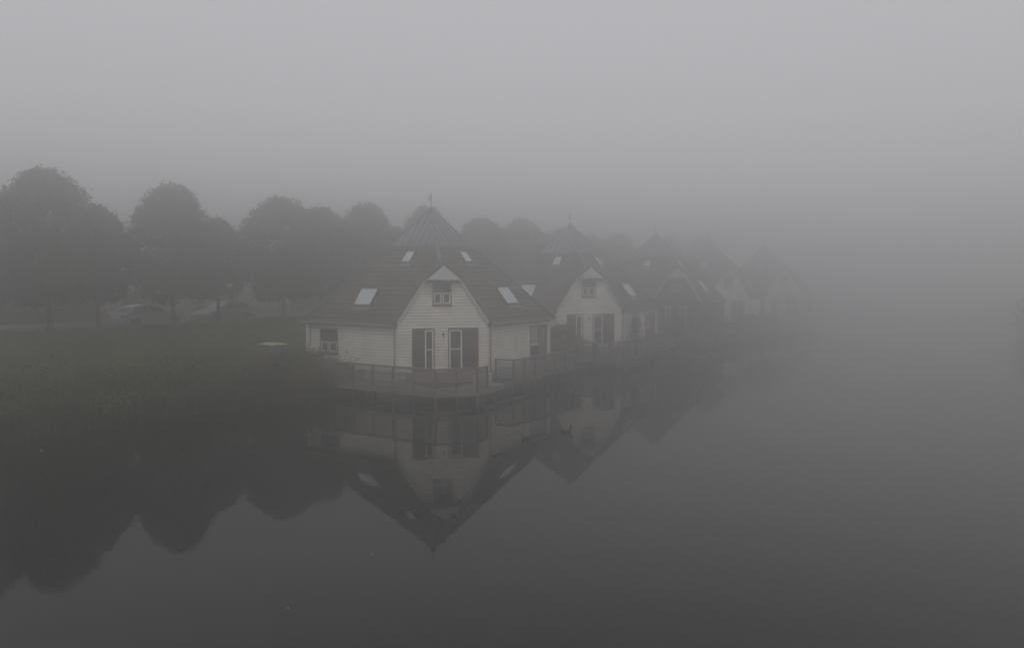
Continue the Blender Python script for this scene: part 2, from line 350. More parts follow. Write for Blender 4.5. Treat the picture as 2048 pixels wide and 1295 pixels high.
def house_master(merge, siding):
    h = empty('river_house', (0, 0, 0))
    # concrete basement standing in the water and the plinth above it
    b = MB(); b.prism([(-A + .3, -A + .3, -0.9), (A - CH - .1, -A + .3, -0.9), (A - .3, -A + CH + .1, -0.9), (A - .3, A - .3, -0.9), (-A + .3, A - .3, -0.9)], (0, 0, 1.55))
    b.build('basement', 'concrete_white', h)
    b = MB(); o = 0.05
    b.prism([(-A + o, -A + o, 0.655), (A - CH, -A + o, 0.655), (A - o, -A + CH, 0.655), (A - o, A - o, 0.655), (-A + o, A - o, 0.655)], (0, 0, WB - 0.655))
    b.build('plinth', 'concrete_white', h)
    # walls: each backing wall carries its own boards
    back = 'siding_back'
    wl_ = MB().prism([(-A, -A, WB), (A - CH, -A, WB), (A - CH, -A, 3.45), (-A, -A, 3.45)], (0, 0.12, 0)).build('wall', back, h)
    wr_ = MB().prism([(A, -A + CH, WB), (A, A, WB), (A, A, 3.45), (A, -A + CH, 3.45)], (-0.12, 0, 0)).build('wall', back, h)
    wb1 = MB().prism([(-A, A, WB), (A, A, WB), (A, A, 3.45), (-A, A, 3.45)], (0, -0.12, 0)).build('wall', back, h)
    wb2 = MB().prism([(-A, -A + .13, WB), (-A, A - .13, WB), (-A, A - .13, 3.45), (-A, -A + .13, 3.45)], (0.12, 0, 0)).build('wall', back, h)
    g = [CM + CS * s + Vector((0, 0, z)) for s, z in [(-2.19, WB), (2.19, WB)] + list(reversed(GAB))]
    wg = MB().prism(g, -CDIR * 0.12).build('wall', back, h)
    LW = (Vector((0, -A, 0)), Vector((1, 0, 0)), Vector((0, -1, 0)))
    RW = (Vector((A, 0, 0)), Vector((0, 1, 0)), Vector((1, 0, 0)))
    GW = (CM.copy(), CS, CDIR)
    BW = (Vector((0, A, 0)), Vector((-1, 0, 0)), Vector((0, 1, 0)))
    XW = (Vector((-A, 0, 0)), Vector((0, -1, 0)), Vector((-1, 0, 0)))
    win = (-3.60, -2.36, 1.80, 3.02)
    rdoor = (2.45, 4.22, WB, 3.02)
    flat = lambda a, b: (lambda z: (a, b) if z < 3.30 else None)
    wall_planks(wl_, *LW, flat(-A, A - CH), [win], siding, merge)
    wall_planks(wr_, *RW, flat(-A + CH, A), [rdoor], siding, merge)
    wall_planks(wb1, *BW, flat(-A, A), [], siding, True)
    wall_planks(wb2, *XW, flat(-A, A), [], siding, True)
    def gz(z):
        if z > 5.42: return None
        s = lerp(z, [(WB, 2.19), (ZE + 0.12, 2.18), (5.50, 0.80)]); return (-s, s)
    top = (-0.50, 0.42, 4.27, 5.44); dl = (-1.50, -0.41, WB, 3.14); dr = (0.23, 1.73, WB, 3.14)
    wall_planks(wg, *GW, gz, [top, dl, dr], siding, merge)
    window_sash(h, *LW, *win, 2.36); window_sash(h, *GW, *top, 4.86)
    french_door(h, *GW, *dl, (-0.88, -0.47), (-1.44, -0.89)); french_door(h, *GW, *dr, (0.29, 0.91), (0.92, 1.67))
    d = ring(MB(), *RW, *rdoor, 0.06, 0.004, 0.075)
    rect(d, *RW, 3.30, 3.38, WB + .06, 2.96, 0.004, 0.07)
    d = d.build('door', 'red_frame', h)
    rect(MB(), *RW, 2.51, 3.30, WB + .95, 2.96, 0.003, 0.022).build('pane', 'pale_glass', d)
    rect(MB(), *RW, 2.51, 3.30, WB + .06, WB + .88, 0.003, 0.022).build('pane', 'glass', d)
    rect(MB(), *RW, 2.51, 3.30, WB + .882, WB + .948, 0.003, 0.06).build('rail', 'white_trim', d)
    rect(MB(), *RW, 3.38, 4.16, WB + .06, 2.96, 0.003, 0.022).build('pane', 'grey_glass', d)
    # corner boards
    for x, y in ((-A, -A), (A, A)):
        MB().box(x - .06, x + .06, y - .06, y + .06, WB, 3.38).build('corner_board', 'white_trim' if siding == 'white_siding' else siding, h)
    # hooded top of the gable with a hoisting hook, rake boards
    hood = MB(); zz = 5.47
    hood.prism([CM + CS * s + CDIR * 0.06 + Vector((0, 0, z)) for s, z in ((-0.84, zz), (0.84, zz), (0, 6.18))], CDIR * 0.40)
    hood = hood.build('gable_hood', 'hood_white', h)
    for sgn in (-1, 1):
        pts = [CM + CS * (sgn * s) + Vector((0, 0, z)) for s, z in ((0.006, zz + 0.02), (0.82, zz + 0.02), (0.006, 6.15))]
        MB().prism([p + CDIR * 0.465 for p in pts], CDIR * 0.015).build('hood_board', 'hood_white', hood)
    hk = MB().tube([CM + CDIR * 0.22 + Vector((0, 0, zz)), CM + CDIR * 0.22 + Vector((0, 0, zz - 0.12)), CM + CDIR * 0.27 + Vector((0, 0, zz - 0.17)), CM + CDIR * 0.31 + Vector((0, 0, zz - 0.12))], 0.018, 6)
    hk.build('hoist_hook', 'iron', hood)
    for i in (0, 3):
        a = GAB[i]; c = GAB[i + 1]
        p = CM + CDIR * 0.10 + CS * a[0] + Vector((0, 0, a[1])); q = CM + CDIR * 0.10 + CS * c[0] + Vector((0, 0, c[1]))
        MB().bar(p, q, 0.12, 0.12).build('rake_board', 'rake_grey', h)
    # main roof, four planes, stopped behind the gable
    rf = MB()
    DC = DP - 0.02
    lim = lambda r: min(r, DC * S2 - r)
    rf.add([(0, 0, ZA - .05), (-E_, -E_, ZE - .05), (lim(E_), -E_, ZE - .05), (DC / S2, -DC / S2, ZA - K * DC / S2 - .05), (E_, -lim(E_), ZE - .05), (E_, E_, ZE - .05), (-E_, E_, ZE - .05)],
           [(0, 1, 2, 3), (0, 3, 4, 5), (0, 5, 6), (0, 6, 1)])
    # soffit
    rf.add([(-E_, -E_, ZE - .06), (lim(E_), -E_, ZE - .06), (E_, -lim(E_), ZE - .06), (E_, E_, ZE - .06), (-E_, E_, ZE - .06)], [(0, 1, 2, 3, 4)])
    roof = rf.build('roof', 'slate_roof', h)
    RC = 1.50; NC = 17; st = (E_ - RC) / NC
    rots = [0, math.pi / 2, math.pi, -math.pi / 2]
    merged = MB() if merge else None
    for side in range(4):
        for i in range(NC):
            r0 = E_ - st * i; r1 = E_ - st * (i + 1)
            L0, H0, L1, H1 = -r0, r0, -r1, r1
            if side == 0: H0, H1 = lim(r0), lim(r1)
            if side == 1: L0, L1 = -lim(r0), -lim(r1)
            mb = course_mesh(r0, r1, L0, L1, H0, H1)
            M = Matrix.Rotation(rots[side], 4, 'Z')
            mb.v = [tuple(M @ Vector(p)) for p in mb.v]
            if merge: merged.add(mb.v, mb.f)
            else: mb.build('tile_course', 'roof_tile', roof)
    if merge: merged.build('tile_courses', 'roof_tile', roof)
    # hips
    for sx, sy in ((-1, -1), (1, -1), (1, 1), (-1, 1)):
        r = E_ if (sx, sy) != (1, -1) else 2.45
        n = 9 if r > 3 else 3
        hp = MB()
        for i in range(n):
            ra = RC + (r - RC) * i / n; rb = RC + (r - RC) * (i + 1.12) / n
            hp.tube([(sx * ra, sy * ra, ZA - K * ra + .045), (sx * rb, sy * rb, ZA - K * rb + .075)], [0.075, 0.095], 8)
        hp.build('hip_tiles', 'gutter_zinc' if r < 3 else 'roof_tile', roof)
    # zinc cap with standing seams
    RZ = RC + 0.06; zb = ZA - K * RZ + 0.10
    cp = MB().add([(0, 0, ZA + 0.13)] + [(x * RZ, y * RZ, zb) for x, y in ((-1, -1), (1, -1), (1, 1), (-1, 1))] + [(x * RZ, y * RZ, zb - .09) for x, y in ((-1, -1), (1, -1), (1, 1), (-1, 1))],
                  [(0, 1, 2), (0, 2, 3), (0, 3, 4), (0, 4, 1), (1, 5, 6, 2), (2, 6, 7, 3), (3, 7, 8, 4), (4, 8, 5, 1)])
    cap = cp.build('roof_cap', 'zinc', h)
    for side in range(4):
        M = Matrix.Rotation(rots[side], 4, 'Z')
        for k in (-3, -2, -1, 0, 1, 2, 3):
            x = k * 0.40; r = abs(x) + 0.05
            zt = lambda rr: ZA + 0.13 + (zb - ZA - 0.13) * rr / RZ
            if k == 0: r = 0.12
            MB().bar(M @ Vector((x, -r, zt(r) + .02)), M @ Vector((x, -RZ - .005, zt(RZ) + .02)), 0.03, 0.055).build('standing_seam', 'zinc_dark', cap)
    for sx, sy in ((-1, -1), (1, -1), (1, 1), (-1, 1)):
        MB().bar((sx * .05, sy * .05, ZA + 0.12), (sx * RZ, sy * RZ, zb + .015), 0.05, 0.05).build('hip_seam', 'zinc_dark', cap)
    # dormer roof over the gable: profile pushed back into the main roof
    dr_ = MB(); T = 0.10
    OG = [(-2.24, ZE + 0.10), (-0.84, 5.53), (0, 6.24), (0.84, 5.53), (2.24, ZE + 0.10)]
    d0, d1 = DP + 0.14, 2.75
    for i in range(4):
        (sa, za), (sb, zb_) = OG[i], OG[i + 1]
        p = [CS * sa + Vector((0, 0, za)), CS * sb + Vector((0, 0, zb_))]
        nn = Vector((0, 0, 1)).cross(CS); e = (p[1] - p[0]).normalized(); nrm = CDIR.cross(e).normalized()
        if nrm.z < 0: nrm = -nrm
        hood_part = i in (1, 2)
        f0 = d0 + (0.36 if hood_part else 0)
        dr_.hexa([p[0] + CDIR * f0, p[1] + CDIR * f0, p[1] + CDIR * d1, p[0] + CDIR * d1],
                 [p[0] + CDIR * f0 + nrm * .07, p[1] + CDIR * f0 + nrm * .07, p[1] + CDIR * d1 + nrm * .07, p[0] + CDIR * d1 + nrm * .07])
    dr_.build('dormer_roof', 'roof_tile', h)
    # skylights
    def skylight(side, x0, x1, r0, r1):
        M = Matrix.Rotation(rots[side], 4, 'Z'); nrm = Vector((0, -K, 1)).normalized()
        P = lambda x, r, l: M @ (Vector((x, -r, ZA - K * r)) + nrm * l)
        box = lambda mb, a, b, c, d, l0, l1: mb.hexa([P(a, c, l0), P(b, c, l0), P(b, d, l0), P(a, d, l0)], [P(a, c, l1), P(b, c, l1), P(b, d, l1), P(a, d, l1)])
        f = MB(); w = 0.055
        box(f, x0 - w, x0, r0 + w, r1 - w, 0.0, 0.14); box(f, x1, x1 + w, r0 + w, r1 - w, 0.0, 0.14)
        box(f, x0, x1, r0 + w, r0, 0.0, 0.14); box(f, x0, x1, r1, r1 - w, 0.0, 0.14)
        s = f.build('skylight', 'skylight_frame', h)
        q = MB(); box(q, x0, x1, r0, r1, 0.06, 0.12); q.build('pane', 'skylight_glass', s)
        q = MB(); box(q, x0 - .1, x1 + .1, r0 + .20, r0 + w + .002, 0.07, 0.095); q.build('flashing', 'gutter_zinc', s)
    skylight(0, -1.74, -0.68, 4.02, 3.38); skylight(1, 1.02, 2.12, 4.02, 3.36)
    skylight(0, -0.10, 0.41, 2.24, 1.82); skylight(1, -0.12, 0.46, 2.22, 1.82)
    # gutters, downpipes
    gz_ = ZE + 0.01
    MB().tube([(-E_ - .05, -E_ - .06, gz_), (A - CH - .05, -E_ - .06, gz_)], 0.065, 8).build('gutter', 'gutter_zinc', h)
    MB().tube([(E_ + .06, -A + CH + .05, gz_), (E_ + .06, E_ + .05, gz_)], 0.065, 8).build('gutter', 'gutter_zinc', h)
    for x, y in ((A - CH - .10, -A - .10), (A + .10, -A + CH + .10), (-A + .30, -A - .10)):
        MB().tube([(x, y, 0.75), (x, y, 3.1), (x + (0.0 if y < -A else .06), y - (.08 if y < -A else 0), 3.28)], 0.042, 8).build('downpipe', 'gutter_zinc', h)
    # lamp beside the doors
    p = CM + CDIR * 0.05
    lp = MB().box(-.05, .05, -.03, .03, 2.80, 2.94, Matrix.Translation(p)).build('wall_lamp', 'iron', h)
    MB().tube([p + CDIR * .02 + Vector((0, 0, 2.93)), p + CDIR * .12 + Vector((0, 0, 2.97)), p + CDIR * .14 + Vector((0, 0, 2.90)), p + CDIR * .14 + Vector((0, 0, 2.76))], [.012, .012, .05, .035], 8).build('lamp_shade', 'iron', lp)
    # weather vane on the peak
    MB().tube([(0, 0, ZA - .05), (0, 0, ZA + .1), (0, 0, ZA + .2), (0, 0, ZA + .26)], [.17, .16, .12, .03], 10).build('roof_knob', 'zinc_dark', h)
    pl = MB().tube([(0, 0, ZA + .2), (0, 0, ZA + 1.04)], [.022, .014], 6).build('weather_vane', 'iron', h)
    d = -CS
    MB().prism([Vector((0, 0, ZA)) + d * a + Vector((0, 0, b)) + CDIR * .012 for a, b in ((.0, 1.02), (.05, .93), (.13, .78), (.17, .68), (.10, .60), (.03, .52), (0, .52))], -CDIR * .024).build('vane_blade', 'gold', pl)
    return h

STEP_AT = None
C1 = Vector((-4.25, 42.5, 0))
CENT = [C1, Vector((4.05, 55.9, 0)), Vector((12.4, 69.3, 0)), Vector((20.3, 82.7, 0)), Vector((30.2, 96.0, 0)), Vector((39.6, 109.0, 0))]
houses = []
H = house_master(False, 'white_siding'); houses.append(H)
H2 = copy_tree(H); houses.append(H2)
HD = house_master(True, 'dark_siding'); houses.append(HD)
HM = house_master(True, 'white_siding'); houses.append(HM)
houses += [copy_tree(HM)]
HL = ['nearest white clapboard house with red-framed doors and pyramid roof beside the reeds',
      'white clapboard house second nearest, with bushes at its front corner',
      'dark brown boarded house standing between two white houses in the row',
      'faint white house fourth in the row, just behind the dark brown house',
      'very faint white house fifth in the row, deep in the fog']
for o, c, l in zip(houses, CENT, HL):
    o.location = c; o.rotation_euler = (0, 0, -TH); tag(o, l, 'house', 'pyramid-roofed houses along the water')

# ------------------------------------------------------------------ decks round the houses
def lattice(mb, P0, P1, z0, z1, n_gap=0.065):
    P0 = Vector(P0); P1 = Vector(P1); L = (P1 - P0).length; n = max(2, int(L / n_gap))
    for i in range(n + 1):
        p = P0.lerp(P1, i / n); mb.bar((p.x, p.y, z0), (p.x, p.y, z1), 0.015, 0.015)
    k = max(2, int((z1 - z0) / 0.16))
    for i in range(k + 1):
        z = z0 + (z1 - z0) * i / k; mb.bar((P0.x, P0.y, z), (P1.x, P1.y, z), 0.022, 0.020)
def railing(par, pts, zf, hgt, spacing=1.25, post_bottom=-0.9):
    for P0, P1 in zip(pts, pts[1:]):
        P0 = Vector(P0 + (0,)); P1 = Vector(P1 + (0,)); L = (P1 - P0).length; n = max(1, round(L / spacing))
        MB().bar((P0.x, P0.y, zf + hgt), (P1.x, P1.y, zf + hgt), 0.11, 0.06).build('handrail', 'rail_wood', par)
        for i in range(n):
            a = P0.lerp(P1, i / n); b = P0.lerp(P1, (i + 1) / n)
            MB().box(a.x - .04, a.x + .04, a.y - .04, a.y + .04, post_bottom, zf + hgt - .031).build('post', 'post_wood', par)
            mb = MB(); d = (b - a).normalized() * 0.055; lattice(mb, a + d, b - d, zf + 0.06, zf + hgt - 0.05); mb.build('lattice_panel', 'rail_wood', par)
        if P1 == Vector(pts[-1] + (0,)):
            MB().box(P1.x - .04, P1.x + .04, P1.y - .04, P1.y + .04, post_bottom, zf + hgt - .031).build('post', 'post_wood', par)
def clip_boards(par, poly, zf, axis, w=0.145):
    """deck boards along x (axis 0) or y (axis 1) clipped to a convex polygon"""
    lo = min(p[1 - axis] for p in poly); hi = max(p[1 - axis] for p in poly); y = lo + 0.002
    def span(c):
        xs = []
        for p, q in zip(poly, poly[1:] + poly[:1]):
            a, b = p[1 - axis], q[1 - axis]
            if (a - c) * (b - c) < 0: t = (c - a) / (b - a); xs.append(p[axis] + (q[axis] - p[axis]) * t)
        return (min(xs), max(xs)) if len(xs) > 1 else None
    while y + w < hi + 0.05:
        a = span(y + 0.001); b = span(min(y + w, hi) - 0.008)
        if a and b:
            q = lambda s, c, z: (s, c, z) if axis == 0 else (c, s, z)
            y1 = min(y + w, hi) - 0.008
            MB().hexa([q(a[0], y, zf - .03), q(a[1], y, zf - .03), q(b[1], y1, zf - .03), q(b[0], y1, zf - .03)],
                      [q(a[0], y, zf), q(a[1], y, zf), q(b[1], y1, zf), q(b[0], y1, zf)]).build('deck_board', 'deck_wood', par)
        y += w
def fascia(par, pts, zf, hh=0.20):
    for a, b in zip(pts, pts[1:]):
        MB().bar((a[0], a[1], zf - .035 - hh / 2), (b[0], b[1], zf - .035 - hh / 2), 0.05, hh).build('fascia', 'deck_wood', par)
def deck_master():
    d = empty('corner_deck', (0, 0, 0)); zf = 0.66
    # in house coordinates; F = (A, -A) is the uncut corner
    P = [(-0.85, -A - 1.85), (A + 0.60, -A - 1.85), (A + 1.85, -A - 0.45), (A + 1.6, -A + 2.2), (A + .1, -A + 2.6), (A + .1, -A + 2.0), (A - CH, -A - .02), (-0.85, -A - .08)]
    clip_boards(d, [(-0.85, -A - 1.85), (A + .60, -A - 1.85), (A + 0.95, -A - 1.46), (A - 2.2, -A - .10), (-0.85, -A - .12)], zf, 0)
    clip_boards(d, [(A + .15, -A - 0.85), (A + 1.0, -A - 1.40), (A + 1.85, -A - .45), (A + 1.6, -A + 2.2), (A + .15, -A + 2.2)], zf - 0.004, 1)
    fascia(d, [P[0], P[1], P[2], P[3]], zf); 
    railing(d, [P[0], P[1], P[2], (A + 1.75, -A + .45)], zf, 0.98)
    # higher section along the side wall
    zf2 = 0.84
    clip_boards(d, [(-2.9, -A - 1.55), (-0.87, -A - 1.55), (-0.87, -A - .12), (-2.9, -A - .12)], zf2, 0)
    fascia(d, [(-2.9, -A - 1.55), (-0.9, -A - 1.55)], zf2, 0.16)
    railing(d, [(-2.9, -A - 1.55), (-0.95, -A - 1.55)], zf2, 0.82, 1.0)
    # planter box at the turn
    MB().box(-0.80, -0.30, -A - 1.75, -A - 1.35, zf + .002, zf + 0.95).build('planter', 'post_wood', d)
    # broad wooden steps in front of the doors
    for k, (o0, o1, z0, z1) in enumerate(((0.05, 0.95, zf + .003, zf + 0.20), (0.052, 0.55, zf + .203, WB - .005))):
        MB().prism([CM + CS * s + CDIR * o + Vector((0, 0, z0)) for s, o in ((-1.75, o0), (1.85, o0), (1.85, o1), (-1.75, o1))], (0, 0, z1 - z0)).build('step', 'step_wood', d)
    return d
def balcony_master():
    d = empty('side_walkway', (0, 0, 0)); zf = 0.70
    x1 = A + 1.25
    clip_boards(d, [(A + .12, -A + 3.5), (x1, -A + 3.5), (x1, A + .6), (A + .12, A + .6)], zf, 1)
    fascia(d, [(x1, -A + 3.5), (x1, A + .6)], zf, 0.16)
    railing(d, [(A + .25, -A + 3.45), (x1, -A + 3.45), (x1, A + .6)], zf, 0.92, 1.1)
    return d
dk = deck_master(); bk = balcony_master()
for i in range(4):
    a = dk if i == 0 else copy_tree(dk); b = bk if i == 0 else copy_tree(bk)
    for o in (a, b): o.location = CENT[i]; o.rotation_euler = (0, 0, -TH)
    nm = ['the nearest white house', 'the second white house', 'the dark brown house', 'the faint fourth house'][i]
    tag(a, 'weathered wooden corner deck with lattice railing over the water at ' + nm, 'deck', 'decks of the waterside houses')
    tag(b, 'narrow wooden walkway with railing along the river side of ' + nm, 'walkway', 'walkways of the waterside houses')
# small white bench-boat on the landing between deck and walkway of the first house
def M_house(i): return Matrix.Translation(CENT[i]) @ Matrix.Rotation(-TH, 4, 'Z')

def put(name, i, x, y, z, rz, lab, cat):
    p = M_house(i) @ Vector((x, y, z)); return tag(empty(name, p, rz - TH), lab, cat)
b = put('garden_bench', 0, A + .75, -A + 1.55, .665, .15, 'white wooden bench on the right end of the nearest corner deck', 'bench')
for k in range(4): MB().box(-.17 + k * .095, -.09 + k * .095, -.62, .62, .40, .43).build('slat', 'white_trim', b)
for y in (-.5, .5):
    for x in (-.15, .17): MB().box(x - .03, x + .03, y - .03, y + .03, 0, .398).build('leg', 'white_trim', b)
g = put('garden_table', 1, A + .55, -A - .55, .665, .3, 'small garden table on the corner deck of the second white house', 'table')
MB().tube([(0, 0, .70), (0, 0, .74)], .45, 18).build('table_top', 'rake_grey', g)
MB().tube([(0, 0, 0), (0, 0, .70)], .035, 8).build('stem', 'iron', g); MB().tube([(0, 0, 0), (0, 0, .03)], .22, 12).build('foot', 'iron', g)
for q, (dx, dy, rz, lb) in enumerate(((.75, .1, 0, 'right'), (-.1, -.75, -1.6, 'left'))):
    c = put('garden_chair', 1, A + .55 + dx, -A - .55 + dy, .665, rz, lb + ' of the two garden chairs beside the table on the second deck', 'chair'); c['group'] = 'garden chairs on the second deck'
    MB().box(-.22, .22, -.22, .22, .42, .45).build('seat', 'rail_wood', c)
    MB().box(.20, .23, -.22, .22, .452, .88).build('backrest', 'rail_wood', c)
    for x in (-.19, .19):
        for y in (-.19, .19): MB().box(x - .02, x + .02, y - .02, y + .02, 0, .418).build('leg', 'rail_wood', c)

# ------------------------------------------------------------------ trees, bushes and bank plants
def leaf(mb, p, n, size, asp=0.6, rnd=random):
    n = n.normalized(); t = n.orthogonal().normalized(); t.rotate(Matrix.Rotation(rnd.uniform(0, 6.283), 3, n)); b = n.cross(t)
    L = size * rnd.uniform(0.75, 1.25); w = L * asp * 0.5
    mb.add([p - t * L * .5, p + b * w, p + t * L * .5 + n * L * .1, p - b * w], [(0, 1, 2, 3)])
def egg(rnd, rx, rz):
    while True:
        d = Vector((rnd.gauss(0, 1), rnd.gauss(0, 1), rnd.gauss(0, 1)))
        if d.length > 0.01: break
    d.normalize(); return d
def crown_mesh(seed, rx, hz, clumps, per, size):
    """egg-shaped crown with its base at z = 0, widest at 40 % height"""
    rnd = random.Random(seed); mb = MB(); lob = [(rnd.uniform(0, 6.28), rnd.uniform(0.05, 1.0), rnd.uniform(-.24, .22)) for _ in range(40)]
    for c in range(clumps):
        f = rnd.random() ** 0.9
        ang = rnd.uniform(0, 6.2832); zz = f
        prof = (math.sin(math.pi * min(1, (zz * 0.94 + 0.05)) ** 0.80)) ** 0.50
        bump = 1.0
        for (a0, z0, am) in lob:
            da = abs((ang - a0 + math.pi) % (2 * math.pi) - math.pi)
            bump += am * math.exp(-(da / 0.48) ** 2 - ((zz - z0) / 0.13) ** 2)
        rr = rx * prof * bump * (rnd.uniform(0.80, 1.02) if rnd.random() < 0.72 else rnd.uniform(.15, .8))
        ctr = Vector((math.cos(ang) * rr, math.sin(ang) * rr, zz * hz))
        out_ = Vector((math.cos(ang), math.sin(ang), (zz - .35) * 1.2))
        cr = rnd.uniform(0.22, 0.42)
        for k in range(per):
            o = Vector([max(-1.1, min(1.1, rnd.gauss(0, q))) for q in (.5, .5, .42)]) * cr * 1.2
            leaf(mb, ctr + o, out_ + Vector((rnd.gauss(0, .7), rnd.gauss(0, .7), rnd.gauss(0, .6) + .3)), size, 0.68, rnd)
    return mb
def trunk_mesh(seed, hcl, hz, r):
    rnd = random.Random(seed); mb = MB()
    mb.tube([(0, 0, -.3), (0.02, 0, .1), (0, .03, hcl), (.05, 0, hcl + hz * .35), (0, .05, hcl + hz * .75)], [r * 1.45, r * 1.1, r * .85, r * .5, r * .15], 9)
    for k in range(7):
        a = k * 2.4 + rnd.uniform(-.3, .3); z = hcl + hz * rnd.uniform(.05, .45); L = rnd.uniform(1.2, 2.0)
        d = Vector((math.cos(a), math.sin(a), .8)).normalized()
        mb.tube([(0, 0, z), Vector((0, 0, z)) + d * L * .5, Vector((0, 0, z)) + d * L + Vector((0, 0, .25))], [r * .4, r * .25, r * .08], 6)
    return mb
VAR = []
for s in range(4):
    cm = crown_mesh(100 + s, 2.7, 7.1, 600, 42, 0.21).mesh('crown'); cm.materials.append(MATS['leaf' if s % 2 == 0 else 'leaf_light'])
    tm = trunk_mesh(200 + s, 1.9, 7.0, 0.15).mesh('trunk'); tm.materials.append(MATS['bark'])
    VAR.append((cm, tm))
def px_to_world(px, D): return (px - 1024) / 1600 * D, D
TREES = [(-62, 39.5, 10.7, 2.4, 'leafy street tree cut off by the left edge of the picture'),
         (98, 42.5, 11.2, 2.65, 'tallest and nearest dense rounded tree at the far left of the row'),
         (196, 45.0, 9.5, 2.05, 'lower tree just right of and behind the tallest left tree'),
         (346, 47.8, 10.95, 2.5, 'rounded tree on a bare dark trunk in the middle of the left row'),
         (436, 50.2, 9.2, 1.65, 'small tree in front of the cream gabled street house'),
         (566, 53.6, 10.75, 2.85, 'broad flat-topped tree left of the nearest house roof'),
         (642, 56.0, 10.35, 2.1, 'tree whose crown merges with the broad one, left of the roof slope'),
         (733, 59.5, 10.85, 2.3, 'tree rising directly behind the left roof slope of the nearest house'),
         (792, 62.0, 9.3, 1.9, 'low faint tree left of the nearest roof peak'),
         (856, 65.0, 11.1, 2.2, 'foggy tree directly behind the peak of the nearest roof'),
         (962, 71.0, 10.6, 2.5, 'foggy tree right of the nearest roof peak'),
         (1045, 77.0, 10.9, 2.4, 'pale foggy tree between the first two roofs'),
         (1128, 84.0, 10.4, 2.5, 'very pale tree behind the second roof peak'),
         (1006, 75.5, 9.9, 2.3, 'low faint tree filling the gap right of the nearest roof peak'),
         (1088, 81.0, 9.8, 2.4, 'low pale tree just left of the second roof peak'),
         (1184, 88.0, 9.8, 2.5, 'low ghostly tree just right of the second roof peak'),
         (1236, 93.0, 10.3, 2.6, 'ghostly tree between the second and the dark house'),
         (1330, 102.0, 10.3, 2.6, 'ghostly tree behind the dark brown house'),
         (1402, 111.0, 10.7, 2.8, 'barely visible tree above the fourth house')]
for i, (px, D, top, hw, lab) in enumerate(TREES):
    x, y = px_to_world(px, D); u, v = uv(x, y); gz0 = ground(u, v)
    cm, tm = VAR[i % 4]
    t = empty('street_tree', (x, y, gz0 - 0.02), 0)
    tag(t, lab, 'tree', 'row of trees along the street')
    cb = 1.45 + 0.25 * ((i * 37) % 5) / 5
    c = bpy.data.objects.new('crown', cm); COL.objects.link(c); c.parent = t; c.location = (0, 0, cb)
    c.scale = (hw / 2.7 * (1 + .07 * math.sin(i * 2.3)), hw / 2.7, (top - gz0 - cb - .15) / 7.1); c.rotation_euler = (0, 0, i * 1.7)
    k = bpy.data.objects.new('trunk', tm); COL.objects.link(k); k.parent = t; k.rotation_euler = (0, 0, i * 1.1)
    k.scale = (1, 1, (cb + .2) / 1.9 * 1.0)

def bush_mesh(seed, rx, ry, hz, n, size, m):
    rnd = random.Random(seed); mb = MB()
    for c in range(n):
        a = rnd.uniform(0, 6.283); f = rnd.random(); zz = f ** .8
        pr = math.sqrt(max(0, 1 - (max(0, zz - .35) / .68) ** 2)) * rnd.uniform(.35, 1.05)
        ctr = Vector((math.cos(a) * rx * pr, math.sin(a) * ry * pr, zz * hz))
        for k in range(14):
            leaf(mb, ctr + Vector((rnd.gauss(0, .09), rnd.gauss(0, .09), rnd.gauss(0, .10))), Vector((math.cos(a) + rnd.gauss(0, .6), math.sin(a) + rnd.gauss(0, .6), .5 + rnd.gauss(0, .5))), size, .55, rnd)
    return mb
def bush(name, lab, x, y, z, rx, ry, hz, n, size, m, seed, group=None):
    t = empty(name, (x, y, z)); tag(t, lab, 'bush', group)
    bush_mesh(seed, rx, ry, hz, n, size, m).build('foliage', m, t)
    rnd = random.Random(seed); st = MB()
    for k in range(6):
        a = k * 1.05 + rnd.uniform(-.3, .3)
        st.tube([(0.05 * math.cos(a), .05 * math.sin(a), -.2), (rx * .3 * math.cos(a), ry * .3 * math.sin(a), hz * .45), (rx * .5 * math.cos(a), ry * .5 * math.sin(a), hz * .8)], [.03, .02, .008], 6)
    st.build('stems', 'bark', t); return t
def local(i, x, y): p = M_house(i) @ Vector((x, y, 0)); return p.x, p.y
x, y = local(0, -3.5, -A - 1.3); bush('waterside_shrub', 'leafy shrub growing below the side window of the nearest house', x, y, 0.5, 1.5, 1.0, 1.35, 130, .13, 'leaf_bank', 11)
x, y = local(0, -2.1, -A - 2.2); bush('waterside_shrub', 'dark shrub at the left end of the nearest lattice railing', x, y, 0.0, 1.15, 0.9, 1.35, 110, .13, 'leaf_bank', 12)
x, y = local(1, 2.5, -A - 1.1); bush('round_bush', 'rounded green bush hiding the left door of the second white house', x, y, 0.1, 1.8, 1.25, 2.4, 380, .14, 'leaf_bank', 13)
x, y = local(1, A + .6, -A + 4.15); bush('climbing_shrub', 'tall narrow shrub climbing the river wall of the second white house', x, y, 0.55, .45, .55, 2.4, 90, .12, 'leaf_autumn', 14)
x, y = local(1, A + 1.0, A + 1.2); bush('round_bush', 'olive bush between the second white house and the dark house', x, y, 0.2, 1.0, 1.2, 2.6, 150, .13, 'leaf_autumn', 15)
x, y = local(2, A + 0.9, -A + 2.6); bush('low_shrub', 'low pale shrub on the deck of the dark brown house', x, y, 0.66, .8, .9, .9, 80, .12, 'leaf_autumn', 16)
x, y = local(3, A + .8, -A + 1.0); bush('low_shrub', 'shrub at the front corner of the faint fourth house', x, y, 0.6, .9, .9, 1.3, 80, .14, 'leaf_light', 17)
x, y = px_to_world(2078, 74.0); bush('bank_bush', 'dim bush on the opposite bank at the right edge of the picture', x, y, 0.0, 2.3, 2.3, 3.9, 330, .18, 'leaf', 18)

